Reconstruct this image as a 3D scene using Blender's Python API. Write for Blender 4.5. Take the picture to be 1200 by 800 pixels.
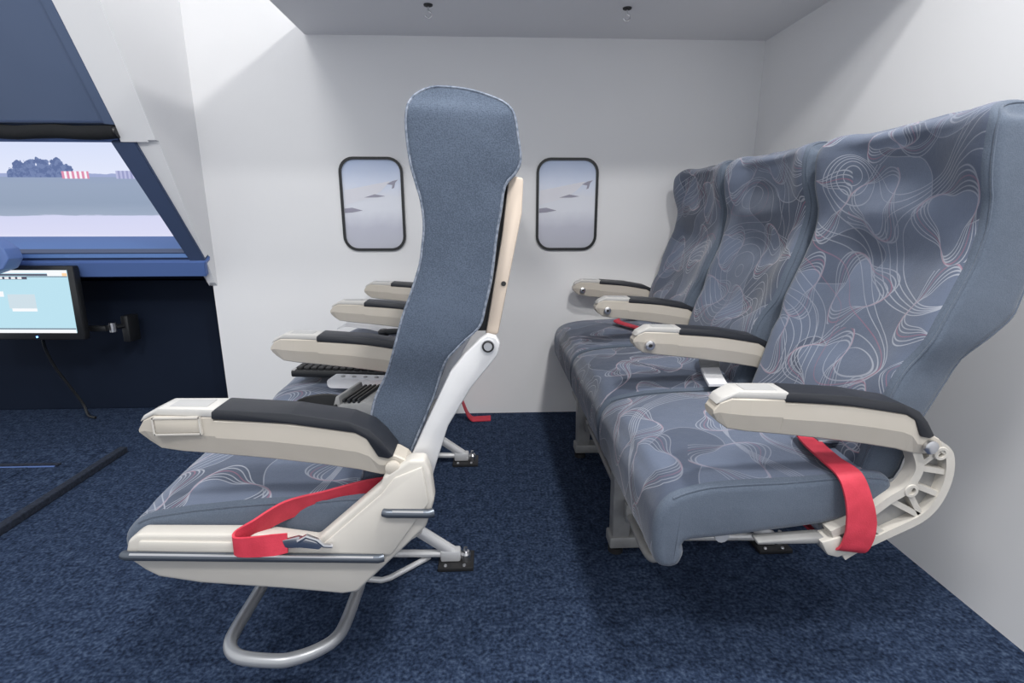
import bpy, bmesh, math, random
from mathutils import Vector, Matrix, noise as mnoise
PI = math.pi
random.seed(4)
for o in list(bpy.data.objects):
    bpy.data.objects.remove(o, do_unlink=True)
scene = bpy.context.scene
COL = scene.collection

# ------------------------------------------------------------------ camera
cam_d = bpy.data.cameras.new('camera'); cam = bpy.data.objects.new('camera', cam_d); COL.objects.link(cam)
cam.location = (0, 0, .93)
cam.rotation_euler = (PI / 2 - .2401, 0, -.0435)
cam_d.sensor_width = 36; cam_d.lens = 613 / 1200 * 36; cam_d.clip_start = .02
scene.camera = cam

# ------------------------------------------------------------------ light
world = bpy.data.worlds.new('world'); scene.world = world; world.use_nodes = True
wb = world.node_tree.nodes['Background']
wb.inputs[0].default_value = (.93, .96, 1, 1); wb.inputs[1].default_value = .82
def area(name, loc, tgt, size, power, col=(1, 1, 1)):
    d = bpy.data.lights.new(name, 'AREA'); d.energy = power; d.shape = 'DISK'; d.size = size; d.color = col
    o = bpy.data.objects.new(name, d); COL.objects.link(o); o.location = loc
    o.rotation_euler = (Vector(tgt) - Vector(loc)).to_track_quat('-Z', 'Y').to_euler()
    return o
area('hall_ceiling_lamp', (-1.0, -.40, 2.60), (-.6, .8, 0), .6, 22, (1, .985, .96))
area('hall_ceiling_lamp', (.55, -.50, 2.60), (.4, .9, 0), .20, 20, (1, .985, .96))
area('hall_ceiling_lamp', (.62, .36, 2.60), (.6, .7, 0), .20, 24, (1, .985, .96))
vs = scene.view_settings
vs.view_transform = 'Standard'; vs.look = 'None'; vs.gamma = 1; vs.use_curve_mapping = False; vs.exposure = 0.2

# ------------------------------------------------------------------ node helpers
class S:
    """a node socket that can be used in arithmetic"""
    def __init__(s, nt, sock): s.nt, s.s = nt, sock
    def _m(s, op, *a, clamp=False):
        n = s.nt.nodes.new('ShaderNodeMath'); n.operation = op; n.use_clamp = clamp
        for i, v in enumerate((s,) + a):
            if isinstance(v, S): s.nt.links.new(v.s, n.inputs[i])
            else: n.inputs[i].default_value = v
        return S(s.nt, n.outputs[0])
    def __add__(s, o): return s._m('ADD', o)
    __radd__ = __add__
    def __sub__(s, o): return s._m('SUBTRACT', o)
    def __rsub__(s, o): return (s * -1) + o
    def __mul__(s, o): return s._m('MULTIPLY', o)
    __rmul__ = __mul__
    def __truediv__(s, o): return s._m('DIVIDE', o)
    def abs(s): return s._m('ABSOLUTE')
    def cos(s): return s._m('COSINE')
    def sin(s): return s._m('SINE')
    def gt(s, o): return s._m('GREATER_THAN', o)
    def lt(s, o): return s._m('LESS_THAN', o)
    def max(s, o): return s._m('MAXIMUM', o)
    def min(s, o): return s._m('MINIMUM', o)
    def frac(s): return s._m('FRACT')
    def atan2(s, o): return s._m('ARCTAN2', o)
    def sqrt(s): return s._m('SQRT')
    def clamp(s): return s._m('ADD', 0.0, clamp=True)
    def step(s, a, b):
        n = s.nt.nodes.new('ShaderNodeMapRange'); n.interpolation_type = 'SMOOTHSTEP'
        s.nt.links.new(s.s, n.inputs[0]); n.inputs[1].default_value = a; n.inputs[2].default_value = b
        return S(s.nt, n.outputs[0])

MATS = {}
def mat(name, col, rough=.5, metal=0., spec=.5, emit=None, estr=1., noise=None, bump=None, coat=0., sheen=0.):
    m = bpy.data.materials.new(name); m.use_nodes = True; nt = m.node_tree
    b = nt.nodes['Principled BSDF']
    b.inputs['Base Color'].default_value = (*col, 1); b.inputs['Roughness'].default_value = rough
    b.inputs['Metallic'].default_value = metal; b.inputs['Specular IOR Level'].default_value = spec
    b.inputs['Coat Weight'].default_value = coat; b.inputs['Sheen Weight'].default_value = sheen
    if emit: b.inputs['Emission Color'].default_value = (*emit, 1); b.inputs['Emission Strength'].default_value = estr
    tc = nt.nodes.new('ShaderNodeTexCoord')
    if noise:      # (scale, second colour, detail)
        n = nt.nodes.new('ShaderNodeTexNoise'); n.inputs['Scale'].default_value = noise[0]; n.inputs['Detail'].default_value = noise[2]
        nt.links.new(tc.outputs['Object'], n.inputs['Vector'])
        r = nt.nodes.new('ShaderNodeValToRGB'); r.color_ramp.elements[0].position = .35; r.color_ramp.elements[1].position = .65
        r.color_ramp.elements[0].color = (*col, 1); r.color_ramp.elements[1].color = (*noise[1], 1)
        nt.links.new(n.outputs[0], r.inputs[0]); nt.links.new(r.outputs[0], b.inputs['Base Color'])
    if bump:       # (scale, strength, distance)
        n = nt.nodes.new('ShaderNodeTexNoise'); n.inputs['Scale'].default_value = bump[0]; n.inputs['Detail'].default_value = 3
        nt.links.new(tc.outputs['Object'], n.inputs['Vector'])
        k = nt.nodes.new('ShaderNodeBump'); k.inputs['Strength'].default_value = bump[1]; k.inputs['Distance'].default_value = bump[2]
        nt.links.new(n.outputs[0], k.inputs['Height']); nt.links.new(k.outputs[0], b.inputs['Normal'])
    MATS[name] = m
    return m

mat('wall_paint', (.80, .80, .815), .55, noise=(1.6, (.825, .825, .835), 2), bump=(60, .04, .002))
mat('ceiling_paint', (.80, .80, .82), .6, bump=(60, .04, .002))
mat('blue_paint', (.11, .19, .45), .45, noise=(3, (.12, .205, .48), 2))
mat('blue_panel', (.078, .112, .195), .5, noise=(3, (.088, .124, .212), 2))
mat('dark_blue_paint', (.05, .075, .15), .45)
mat('navy_paint', (.006, .011, .025), .7, spec=.15, noise=(2.5, (.008, .014, .030), 3))
mat('black_fabric', (.008, .009, .011), .9, bump=(40, .5, .004))
mat('black_plastic', (.013, .014, .016), .35)
mat('rubber', (.02, .02, .022), .6)
mat('strip_carpet', (.006, .010, .022), .95, noise=(90, (.016, .024, .045), 2), bump=(170, .6, .003))
mat('pad', (.018, .020, .026), .45, bump=(300, .12, .0006))
mat('beige', (.485, .445, .385), .38, noise=(9, (.505, .465, .41), 3), bump=(250, .05, .0004))
mat('panel_beige', (.51, .485, .445), .36, noise=(7, (.535, .51, .47), 3), bump=(250, .05, .0004))
mat('shell_beige', (.62, .52, .43), .45, noise=(8, (.65, .55, .46), 2))
mat('cap_grey', (.50, .49, .475), .35, noise=(14, (.54, .53, .51), 2))
mat('plate_grey', (.42, .42, .42), .4)
mat('steel', (.62, .62, .64), .28, 1.)
mat('alloy', (.66, .66, .67), .42, .35, noise=(12, (.72, .72, .73), 2))
mat('loop_grey', (.36, .37, .39), .35, .5, noise=(12, (.42, .43, .45), 2))
mat('frame_paint', (.52, .495, .455), .5, .1, noise=(14, (.58, .555, .51), 3))
mat('leg_paint', (.27, .27, .27), .5, .3, noise=(20, (.33, .33, .33), 3))
mat('dark_metal', (.035, .035, .037), .5, .5)
mat('bumper', (.10, .115, .14), .3, .6)
mat('red_web', (.50, .030, .055), .62, noise=(40, (.58, .04, .07), 3), bump=(420, .35, .0012))
mat('white_plastic', (.82, .82, .84), .4)
mat('paper', (.85, .85, .86), .7, noise=(25, (.78, .78, .80), 2))
mat('grey_plastic', (.22, .225, .225), .45, noise=(30, (.27, .27, .27), 2))
mat('dark_seam', (.03, .04, .06), .9)
mat('piping', (.09, .115, .16), .85, noise=(160, (.24, .27, .33), 3))

def fabric_nodes(m, nt, b, tc):
    b.inputs['Roughness'].default_value = .85; b.inputs['Specular IOR Level'].default_value = .25
    b.inputs['Sheen Weight'].default_value = .25; b.inputs['Sheen Roughness'].default_value = .45
    n = nt.nodes.new('ShaderNodeTexNoise'); n.inputs['Scale'].default_value = 550; n.inputs['Detail'].default_value = 2
    nt.links.new(tc.outputs['Object'], n.inputs['Vector'])
    w = nt.nodes.new('ShaderNodeTexNoise'); w.inputs['Scale'].default_value = 11; w.inputs['Detail'].default_value = 4
    nt.links.new(tc.outputs['Object'], w.inputs['Vector'])
    ad = S(nt, n.outputs[0]) * .10 + S(nt, w.outputs[0])
    k = nt.nodes.new('ShaderNodeBump'); k.inputs['Strength'].default_value = .45; k.inputs['Distance'].default_value = .008
    nt.links.new(ad.s, k.inputs['Height']); nt.links.new(k.outputs[0], b.inputs['Normal'])
    return n, w

def plain_fabric(name, c1, c2):
    m = bpy.data.materials.new(name); m.use_nodes = True; nt = m.node_tree; b = nt.nodes['Principled BSDF']
    tc = nt.nodes.new('ShaderNodeTexCoord'); n, w = fabric_nodes(m, nt, b, tc)
    v = (S(nt, n.outputs[0]) * .7 + S(nt, w.outputs[0]) * .3).step(.36, .64)
    mx = nt.nodes.new('ShaderNodeMix'); mx.data_type = 'RGBA'
    mx.inputs[6].default_value = (*c1, 1); mx.inputs[7].default_value = (*c2, 1)
    nt.links.new(v.s, mx.inputs[0]); nt.links.new(mx.outputs[2], b.inputs['Base Color'])
    MATS[name] = m
plain_fabric('denim', (.053, .071, .104), (.087, .113, .160))
plain_fabric('plain_cover', (.080, .101, .138), (.103, .128, .171))

def print_fabric(name, base, dark, light, pink):
    """upholstery print: bundles of thin pale curves around rounded triangles, darker lobes, a few dusty pink lines"""
    m = bpy.data.materials.new(name); m.use_nodes = True; nt = m.node_tree; b = nt.nodes['Principled BSDF']
    tc = nt.nodes.new('ShaderNodeTexCoord'); fn, fw = fabric_nodes(m, nt, b, tc)
    uv = tc.outputs['UV']
    def noise2(scale, off, out=0):
        mp = nt.nodes.new('ShaderNodeVectorMath'); mp.operation = 'ADD'; nt.links.new(uv, mp.inputs[0]); mp.inputs[1].default_value = (off, off * .7, 0)
        n = nt.nodes.new('ShaderNodeTexNoise'); n.noise_dimensions = '2D'; n.inputs['Scale'].default_value = scale; n.inputs['Detail'].default_value = 0
        nt.links.new(mp.outputs[0], n.inputs['Vector']); return S(nt, n.outputs[out])
    sp = nt.nodes.new('ShaderNodeSeparateXYZ'); nt.links.new(uv, sp.inputs[0])
    px = S(nt, sp.outputs[0]) + (noise2(5, 3.1) - .5) * .022
    py = S(nt, sp.outputs[1]) + (noise2(5, 9.7) - .5) * .022
    cb = nt.nodes.new('ShaderNodeCombineXYZ'); nt.links.new(px.s, cb.inputs[0]); nt.links.new(py.s, cb.inputs[1])
    vo = nt.nodes.new('ShaderNodeTexVoronoi'); vo.voronoi_dimensions = '2D'; vo.feature = 'F1'
    vo.inputs['Scale'].default_value = 5.2; vo.inputs['Randomness'].default_value = .5
    nt.links.new(cb.outputs[0], vo.inputs['Vector'])
    ps = nt.nodes.new('ShaderNodeSeparateXYZ'); nt.links.new(vo.outputs['Position'], ps.inputs[0])
    cs = nt.nodes.new('ShaderNodeSeparateColor'); nt.links.new(vo.outputs['Color'], cs.inputs[0])
    rnd = S(nt, cs.outputs[0]); rnd2 = S(nt, cs.outputs[1])
    qx, qy = px - S(nt, ps.outputs[0]), py - S(nt, ps.outputs[1])
    r = (qx * qx + qy * qy).sqrt()
    ph = (qy.atan2(qx) + rnd * 6.283) * 3
    size = .90 + rnd2 * .28
    lines = None; pinks = None; eye = None
    for i in range(6):
        d = -.75 + .30 * i
        T = r * (1 + .28 * (ph + d).cos()) / size
        t0 = .046 + .0040 * i
        l = 1 - (T - t0).abs().step(.0005, .0016)
        if i == 0: eye = 1 - T.step(.042, .050)
        if i == 3: pinks = l
        else: lines = l if lines is None else lines.max(l)
    n1, n2 = noise2(3.0, 20.3), noise2(2.2, 33.9)
    def slope(n, sc, off):        # how fast a noise changes per metre, so that its contour lines keep one width
        e = .003
        def sh_(dx, dy):
            mp = nt.nodes.new('ShaderNodeVectorMath'); mp.operation = 'ADD'; nt.links.new(uv, mp.inputs[0]); mp.inputs[1].default_value = (off + dx, off * .7 + dy, 0)
            k = nt.nodes.new('ShaderNodeTexNoise'); k.noise_dimensions = '2D'; k.inputs['Scale'].default_value = sc; k.inputs['Detail'].default_value = 0
            nt.links.new(mp.outputs[0], k.inputs['Vector']); return (S(nt, k.outputs[0]) - n) / e
        gx, gy = sh_(e, 0), sh_(0, e)
        return (gx * gx + gy * gy).sqrt().max(.25)
    g1 = slope(n1, 3.0, 20.3)
    for lev, ks in ((.38, (0, 1, 2, 3, 4)), (.57, (0, 1, 2, 3, 4))):
        for i in ks:
            l = 1 - ((n1 - (lev + (n2 - .34) * .12 * i)).abs() / g1).step(.0005, .0015)
            if i == 2 and lev == .57: pinks = pinks.max(l)
            else: lines = lines.max(l)
    n3 = noise2(4.2, 51.0); g3 = slope(n3, 4.2, 51.0)
    lobe = n3.step(.545, .56) * (1 - eye)
    lobe_l = (1 - ((n3 - .552).abs() / g3).step(.0005, .0015)) * (1 - eye)
    lines = lines.max(lobe_l * .8)
    fade = noise2(3.0, 71.0).step(.30, .60) * .55 + .45
    def mix(f, a, bcol):
        mx = nt.nodes.new('ShaderNodeMix'); mx.data_type = 'RGBA'
        nt.links.new(f.s, mx.inputs[0])
        for i, c in ((6, a), (7, bcol)):
            if isinstance(c, tuple): mx.inputs[i].default_value = (*c, 1)
            else: nt.links.new(c, mx.inputs[i])
        return mx.outputs[2]
    c = mix((S(nt, fn.outputs[0])).step(.3, .7), tuple(v * .93 for v in base), tuple(v * 1.07 for v in base))
    c = mix(lobe * .75, c, dark)
    c = mix(eye * .6, c, tuple(v * 1.28 for v in base))
    c = mix(lines * fade * .62, c, light)
    c = mix(pinks * fade * .60, c, pink)
    nt.links.new(c, b.inputs['Base Color'])
    MATS[name] = m
print_fabric('print_cover', (.108, .133, .192), (.061, .077, .118), (.46, .48, .54), (.33, .13, .19))

def carpet():
    m = bpy.data.materials.new('carpet'); m.use_nodes = True; nt = m.node_tree; b = nt.nodes['Principled BSDF']
    b.inputs['Roughness'].default_value = .95; b.inputs['Specular IOR Level'].default_value = .1
    tc = nt.nodes.new('ShaderNodeTexCoord')
    def nz(sc, de):
        n = nt.nodes.new('ShaderNodeTexNoise'); n.inputs['Scale'].default_value = sc; n.inputs['Detail'].default_value = de
        nt.links.new(tc.outputs['Object'], n.inputs['Vector']); return S(nt, n.outputs[0])
    fine, mid = nz(120, 2.5), nz(34, 3)
    v = (fine * .68 + mid * .32)
    rp = nt.nodes.new('ShaderNodeValToRGB'); nt.links.new(v.s, rp.inputs[0]); e = rp.color_ramp.elements
    e[0].position = .34; e[0].color = (.008, .013, .028, 1); e[1].position = .70; e[1].color = (.072, .102, .165, 1)
    x = e.new(.46); x.color = (.019, .032, .066, 1); x = e.new(.56); x.color = (.036, .056, .104, 1)
    nt.links.new(rp.outputs[0], b.inputs['Base Color'])
    k = nt.nodes.new('ShaderNodeBump'); k.inputs['Strength'].default_value = .8; k.inputs['Distance'].default_value = .004
    nt.links.new(fine.s, k.inputs['Height']); nt.links.new(k.outputs[0], b.inputs['Normal'])
    MATS['carpet'] = m
carpet()

def window_print():
    """the printed view: pale sky over a hazy sea"""
    m = bpy.data.materials.new('window_print'); m.use_nodes = True; nt = m.node_tree; b = nt.nodes['Principled BSDF']
    b.inputs['Roughness'].default_value = .25
    tc = nt.nodes.new('ShaderNodeTexCoord'); sp = nt.nodes.new('ShaderNodeSeparateXYZ'); nt.links.new(tc.outputs['Object'], sp.inputs[0])
    n = nt.nodes.new('ShaderNodeTexNoise'); n.inputs['Scale'].default_value = 9; n.inputs['Detail'].default_value = 5
    nt.links.new(tc.outputs['Object'], n.inputs['Vector'])
    z = (S(nt, sp.outputs[2]) + .19) / .38 + (S(nt, n.outputs[0]) - .5) * .16
    rp = nt.nodes.new('ShaderNodeValToRGB'); nt.links.new(z.s, rp.inputs[0]); e = rp.color_ramp.elements
    e[0].position = 0; e[0].color = (.52, .53, .60, 1); e[1].position = 1; e[1].color = (.52, .62, .84, 1)
    for p, c in ((.25, (.56, .57, .66)), (.45, (.78, .80, .87)), (.58, (.78, .80, .87)), (.70, (.72, .77, .90))):
        x = e.new(p); x.color = (*c, 1)
    nt.links.new(rp.outputs[0], b.inputs['Base Color']); MATS['window_print'] = m
window_print()
mat('wing_print', (.76, .76, .82), .3)
mat('wing_dark_print', (.33, .32, .40), .3)

def sim_view():
    """the projected airfield picture on the simulator screen (a lit screen)"""
    m = bpy.data.materials.new('airfield_view'); m.use_nodes = True; nt = m.node_tree
    for n in list(nt.nodes):
        if n.type == 'BSDF_PRINCIPLED': nt.nodes.remove(n)
    out = [n for n in nt.nodes if n.type == 'OUTPUT_MATERIAL'][0]
    em = nt.nodes.new('ShaderNodeEmission'); nt.links.new(em.outputs[0], out.inputs[0])
    tc = nt.nodes.new('ShaderNodeTexCoord'); sp = nt.nodes.new('ShaderNodeSeparateXYZ'); nt.links.new(tc.outputs['Object'], sp.inputs[0])
    x, z = S(nt, sp.outputs[0]), S(nt, sp.outputs[2])
    def nz(sx, sz, sc, de, off=0):
        mp = nt.nodes.new('ShaderNodeMapping'); mp.inputs['Scale'].default_value = (sx, 1, sz); mp.inputs['Location'].default_value = (off, 0, 0)
        nt.links.new(tc.outputs['Object'], mp.inputs[0]); n = nt.nodes.new('ShaderNodeTexNoise'); n.inputs['Scale'].default_value = sc; n.inputs['Detail'].default_value = de
        nt.links.new(mp.outputs[0], n.inputs['Vector']); return S(nt, n.outputs[0])
    def ramp(f, stops):
        rp = nt.nodes.new('ShaderNodeValToRGB'); nt.links.new(f.s, rp.inputs[0]); e = rp.color_ramp.elements
        e[0].position, e[0].color = stops[0][0], (*stops[0][1], 1); e[1].position, e[1].color = stops[-1][0], (*stops[-1][1], 1)
        for p, c in stops[1:-1]: k = e.new(p); k.color = (*c, 1)
        return rp.outputs[0]
    def mix(f, a, bcol):
        mx = nt.nodes.new('ShaderNodeMix'); mx.data_type = 'RGBA'; nt.links.new(f.s, mx.inputs[0])
        for i, c in ((6, a), (7, bcol)):
            if isinstance(c, tuple): mx.inputs[i].default_value = (*c, 1)
            else: nt.links.new(c, mx.inputs[i])
        return mx.outputs[2]
    # object space: horizon at z = 0
    sky = ramp((z + .02) / .3, [(0, (.80, .84, .99)), (.5, (.72, .78, .98)), (1, (.62, .70, .96))])
    gr = z + (nz(.6, 6, 8, 3) - .5) * .03
    ground = ramp((gr + .32) / .32, [(0, (.86, .88, .98)), (.14, (.72, .73, .93)), (.415, (.68, .70, .92)), (.43, (.36, .43, .56)), (.60, (.31, .38, .51)), (.9, (.33, .40, .54)), (1, (.32, .39, .55))])
    c = mix(z.gt(0.0), ground, sky)
    far = z.lt(.016 + (nz(1, 0, 14, 2, 4) - .5) * .02) * z.gt(0.0)
    c = mix(far, c, (.36, .42, .66))
    wob = (nz(1, 1, 40, 3) - .5) * .045
    tree = None
    for cx, cz, rr in ((-2.335, .012, .030), (-2.300, .040, .034), (-2.300, .012, .04), (-2.245, .050, .036), (-2.235, .015, .05), (-2.190, .055, .033), (-2.18, .015, .05), (-2.125, .022, .045), (-2.115, .050, .036), (-2.075, .030, .034)):
        dx, dz = x - cx, z - cz
        k = ((dx * dx + dz * dz).sqrt() + wob).lt(rr)
        tree = k if tree is None else tree.max(k)
    tree = tree * z.gt(-.002)
    c = mix(tree, c, mix(nz(1, 1, 60, 2).step(.4, .6), (.13, .18, .36), (.19, .25, .45)))
    bar = x.gt(-2.105) * x.lt(-1.975) * z.gt(-.008) * z.lt(.027)
    st = ((x + 2.105) / .024).frac().lt(.52)
    c = mix(bar, c, mix(st, (.95, .93, 1.0), (.75, .30, .45)))
    hut = x.gt(-1.845) * x.lt(-1.70) * z.gt(-.008) * z.lt(.03)
    c = mix(hut, c, mix(((x + 1.845) / .02).frac().lt(.5), (.34, .36, .60), (.50, .52, .76)))
    nt.links.new(c, em.inputs[0]); em.inputs[1].default_value = .86
    MATS['airfield_view'] = m
sim_view()
mat('monitor_screen', (.02, .02, .02), .3, emit=(.50, .78, .90), estr=.80)
mat('screen_white', (.02, .02, .02), .3, emit=(.95, .97, 1), estr=.82)
mat('screen_grey', (.02, .02, .02), .3, emit=(.50, .60, .66), estr=1.0)
mat('screen_dark', (.02, .02, .02), .3, emit=(.06, .06, .10), estr=1.0)
mat('screen_orange', (.02, .02, .02), .3, emit=(.95, .55, .30), estr=1.0)
mat('led_blue', (.02, .02, .02), .3, emit=(.15, .35, 1), estr=4)

# ------------------------------------------------------------------ geometry helpers
def link(name, bm, m, parent=None, origin=None, smooth=True, angle=.6):
    """one bmesh becomes one mesh object; vertices are given in world space unless it has a parent (then parent space)"""
    bmesh.ops.recalc_face_normals(bm, faces=bm.faces)
    me = bpy.data.meshes.new(name)
    if origin is not None and parent is None:
        bmesh.ops.translate(bm, verts=bm.verts, vec=-Vector(origin))
    bm.to_mesh(me); bm.free()
    for x in (m if isinstance(m, (list, tuple)) else [m]): me.materials.append(MATS[x])
    if smooth:
        me.polygons.foreach_set('use_smooth', [True] * len(me.polygons)); me.set_sharp_from_angle(angle=angle)
    o = bpy.data.objects.new(name, me); COL.objects.link(o)
    if parent is not None: o.parent = parent
    if origin is not None and parent is None: o.location = origin
    return o
def empty(name, loc, label, cat, group=None):
    o = bpy.data.objects.new(name, None); COL.objects.link(o); o.location = loc; o.empty_display_size = .1
    tag(o, label, cat, group); return o
def tag(o, label, cat, group=None):
    o['label'] = label; o['category'] = cat
    if group: o['group'] = group
    return o
def struct(o, label, cat):
    o['kind'] = 'structure'; o['label'] = label; o['category'] = cat; return o
def bm_box(x0, x1, y0, y1, z0, z1, bev=0., seg=2, bm=None):
    own = bm is None
    if own: bm = bmesh.new()
    b2 = bmesh.new()
    v = [b2.verts.new((x, y, z)) for x in (x0, x1) for y in (y0, y1) for z in (z0, z1)]
    for f in ((0, 1, 3, 2), (4, 6, 7, 5), (0, 4, 5, 1), (2, 3, 7, 6), (0, 2, 6, 4), (1, 5, 7, 3)): b2.faces.new([v[i] for i in f])
    if bev: bmesh.ops.bevel(b2, geom=b2.edges[:], offset=bev, segments=seg, affect='EDGES', profile=.5)
    merge(bm, b2); return bm
def merge(bm, b2):
    me = bpy.data.meshes.new('tmp'); b2.to_mesh(me); b2.free(); bm.from_mesh(me); bpy.data.meshes.remove(me)
def bm_prism(prof, y0, y1, bev=0., seg=2, bm=None, fn=None):
    """prof: list of (x,z); extruded from y0 to y1 (fn maps a vertex before bevelling)"""
    if bm is None: bm = bmesh.new()
    b2 = bmesh.new()
    a = [b2.verts.new((x, y0, z)) for x, z in prof]; c = [b2.verts.new((x, y1, z)) for x, z in prof]
    b2.faces.new(a); b2.faces.new(list(reversed(c))); n = len(prof)
    for i in range(n): b2.faces.new([a[i], c[i], c[(i + 1) % n], a[(i + 1) % n]])
    if fn:
        for v in b2.verts: v.co = fn(v.co)
    bmesh.ops.recalc_face_normals(b2, faces=b2.faces)
    if bev: bmesh.ops.bevel(b2, geom=b2.edges[:], offset=bev, segments=seg, affect='EDGES', profile=.5, clamp_overlap=True)
    merge(bm, b2); return bm
def bm_tube(path, r, seg=10, bm=None, closed=False, flat=1.):
    if bm is None: bm = bmesh.new()
    P = [Vector(p) for p in path]; n = len(P); rings = []; up = Vector((0, 0, 1))
    pn = None
    for i in range(n):
        if closed: t = P[(i + 1) % n] - P[i - 1]
        else: t = P[min(i + 1, n - 1)] - P[max(i - 1, 0)]
        t.normalize()
        if pn is None:
            a = up if abs(t.dot(up)) < .9 else Vector((1, 0, 0)); nrm = (a - t * a.dot(t)).normalized()
        else: nrm = (pn - t * pn.dot(t)).normalized()
        pn = nrm; bn = t.cross(nrm)
        rr = r[i] if isinstance(r, (list, tuple)) else r
        rings.append([bm.verts.new(P[i] + nrm * math.cos(2 * PI * k / seg) * rr * flat + bn * math.sin(2 * PI * k / seg) * rr) for k in range(seg)])
    for i in range(n if closed else n - 1):
        A, B = rings[i], rings[(i + 1) % n]
        for k in range(seg): bm.faces.new([A[k], A[(k + 1) % seg], B[(k + 1) % seg], B[k]])
    if not closed: bm.faces.new(rings[0]); bm.faces.new(list(reversed(rings[-1])))
    return bm
def bm_lathe(prof, c, axis='Z', seg=24, bm=None):
    """prof: list of (radius, height) revolved about an axis through c"""
    if bm is None: bm = bmesh.new()
    rings = []
    for r, hgt in prof:
        R = []
        for k in range(seg):
            a = 2 * PI * k / seg; u, v = r * math.cos(a), r * math.sin(a)
            p = {'Z': (u, v, hgt), 'Y': (u, hgt, v), 'X': (hgt, u, v)}[axis]
            R.append(bm.verts.new(Vector(c) + Vector(p)))
        rings.append(R)
    for A, B in zip(rings, rings[1:]):
        for k in range(seg): bm.faces.new([A[k], A[(k + 1) % seg], B[(k + 1) % seg], B[k]])
    bm.faces.new(rings[0]); bm.faces.new(list(reversed(rings[-1])))
    return bm
def bm_ribbon(pts, widths, th=.003, bm=None):
    """pts: centre points, widths: half-width vectors; a thin strap with thickness"""
    if bm is None: bm = bmesh.new()
    P = [Vector(p) for p in pts]; W = [Vector(w) for w in widths]
    # resample smoothly
    Q, V = [], []
    for i in range(len(P) - 1):
        p0, p1, p2, p3 = P[max(i - 1, 0)], P[i], P[i + 1], P[min(i + 2, len(P) - 1)]
        for k in range(6):
            t = k / 6
            Q.append(.5 * ((2 * p1) + (-p0 + p2) * t + (2 * p0 - 5 * p1 + 4 * p2 - p3) * t * t + (-p0 + 3 * p1 - 3 * p2 + p3) * t ** 3))
            V.append(W[i].lerp(W[i + 1], t))
    Q.append(P[-1]); V.append(W[-1])
    rings = []
    for i in range(len(Q)):
        t = (Q[min(i + 1, len(Q) - 1)] - Q[max(i - 1, 0)]).normalized(); n = t.cross(V[i]).normalized() * th / 2
        rings.append([bm.verts.new(Q[i] + V[i] + n), bm.verts.new(Q[i] - V[i] + n), bm.verts.new(Q[i] - V[i] - n), bm.verts.new(Q[i] + V[i] - n)])
    for A, B in zip(rings, rings[1:]):
        for k in range(4): bm.faces.new([A[k], A[(k + 1) % 4], B[(k + 1) % 4], B[k]])
    bm.faces.new(rings[0]); bm.faces.new(list(reversed(rings[-1])))
    return bm
def bm_strip(path, hw, y0, y1, bm):
    """a flat bar of constant width following a path in the xz plane"""
    n = len(path); rings = []
    for i, p in enumerate(path):
        t = (path[min(i + 1, n - 1)] - path[max(i - 1, 0)]).normalized(); q = Vector((-t.y, t.x)) * hw
        rings.append([bm.verts.new((c.x, y, c.y)) for c, y in ((p + q, y0), (p - q, y0), (p - q, y1), (p + q, y1))])
    for A, B in zip(rings, rings[1:]):
        for k in range(4): bm.faces.new([A[k], A[(k + 1) % 4], B[(k + 1) % 4], B[k]])
    bm.faces.new(rings[0]); bm.faces.new(list(reversed(rings[-1])))
def smooth_closed(pts, k=4):
    n = len(pts); out = []
    for i in range(n):
        p0, p1, p2, p3 = (Vector(pts[(i + j - 1) % n]) for j in range(4))
        for q in range(k):
            t = q / k
            out.append(.5 * ((2 * p1) + (-p0 + p2) * t + (2 * p0 - 5 * p1 + 4 * p2 - p3) * t * t + (-p0 + 3 * p1 - 3 * p2 + p3) * t ** 3))
    return out
def smooth_open(pts, k=6):
    P = [Vector(p) for p in pts]; out = []
    for i in range(len(P) - 1):
        p0, p1, p2, p3 = P[max(i - 1, 0)], P[i], P[i + 1], P[min(i + 2, len(P) - 1)]
        for q in range(k):
            t = q / k
            out.append(.5 * ((2 * p1) + (-p0 + p2) * t + (2 * p0 - 5 * p1 + 4 * p2 - p3) * t * t + (-p0 + 3 * p1 - 3 * p2 + p3) * t ** 3))
    out.append(P[-1]); return out
def sstep(a, b, x):
    t = min(1, max(0, (x - a) / (b - a))); return t * t * (3 - 2 * t)

# ================================================================== THE SETTING
WALL_Y, RIGHT_X, CEIL_Z, LEFT_X = 2.36, 1.158, 1.626, -1.20
struct(link('floor', bm_box(-3.4, 1.30, -1.6, 2.75, -.06, 0), 'carpet', smooth=False), 'dark blue flecked carpet covering the cabin floor', 'floor')
struct(link('wall_back', bm_box(LEFT_X - .02, 1.30, WALL_Y, WALL_Y + .10, 0, 2.5), 'wall_paint', smooth=False), 'white side wall of the mock cabin with two round-cornered windows', 'wall')
struct(link('wall_right', bm_box(RIGHT_X, RIGHT_X + .08, -.9, WALL_Y, 0, 2.5), 'wall_paint', smooth=False), 'white end wall behind the patterned seats', 'wall')
struct(link('ceiling', bm_box(-.729, RIGHT_X, 1.36, WALL_Y, CEIL_Z, CEIL_Z + .05), 'ceiling_paint', smooth=False), 'low pale grey ceiling panel over the cabin', 'ceiling')

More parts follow.
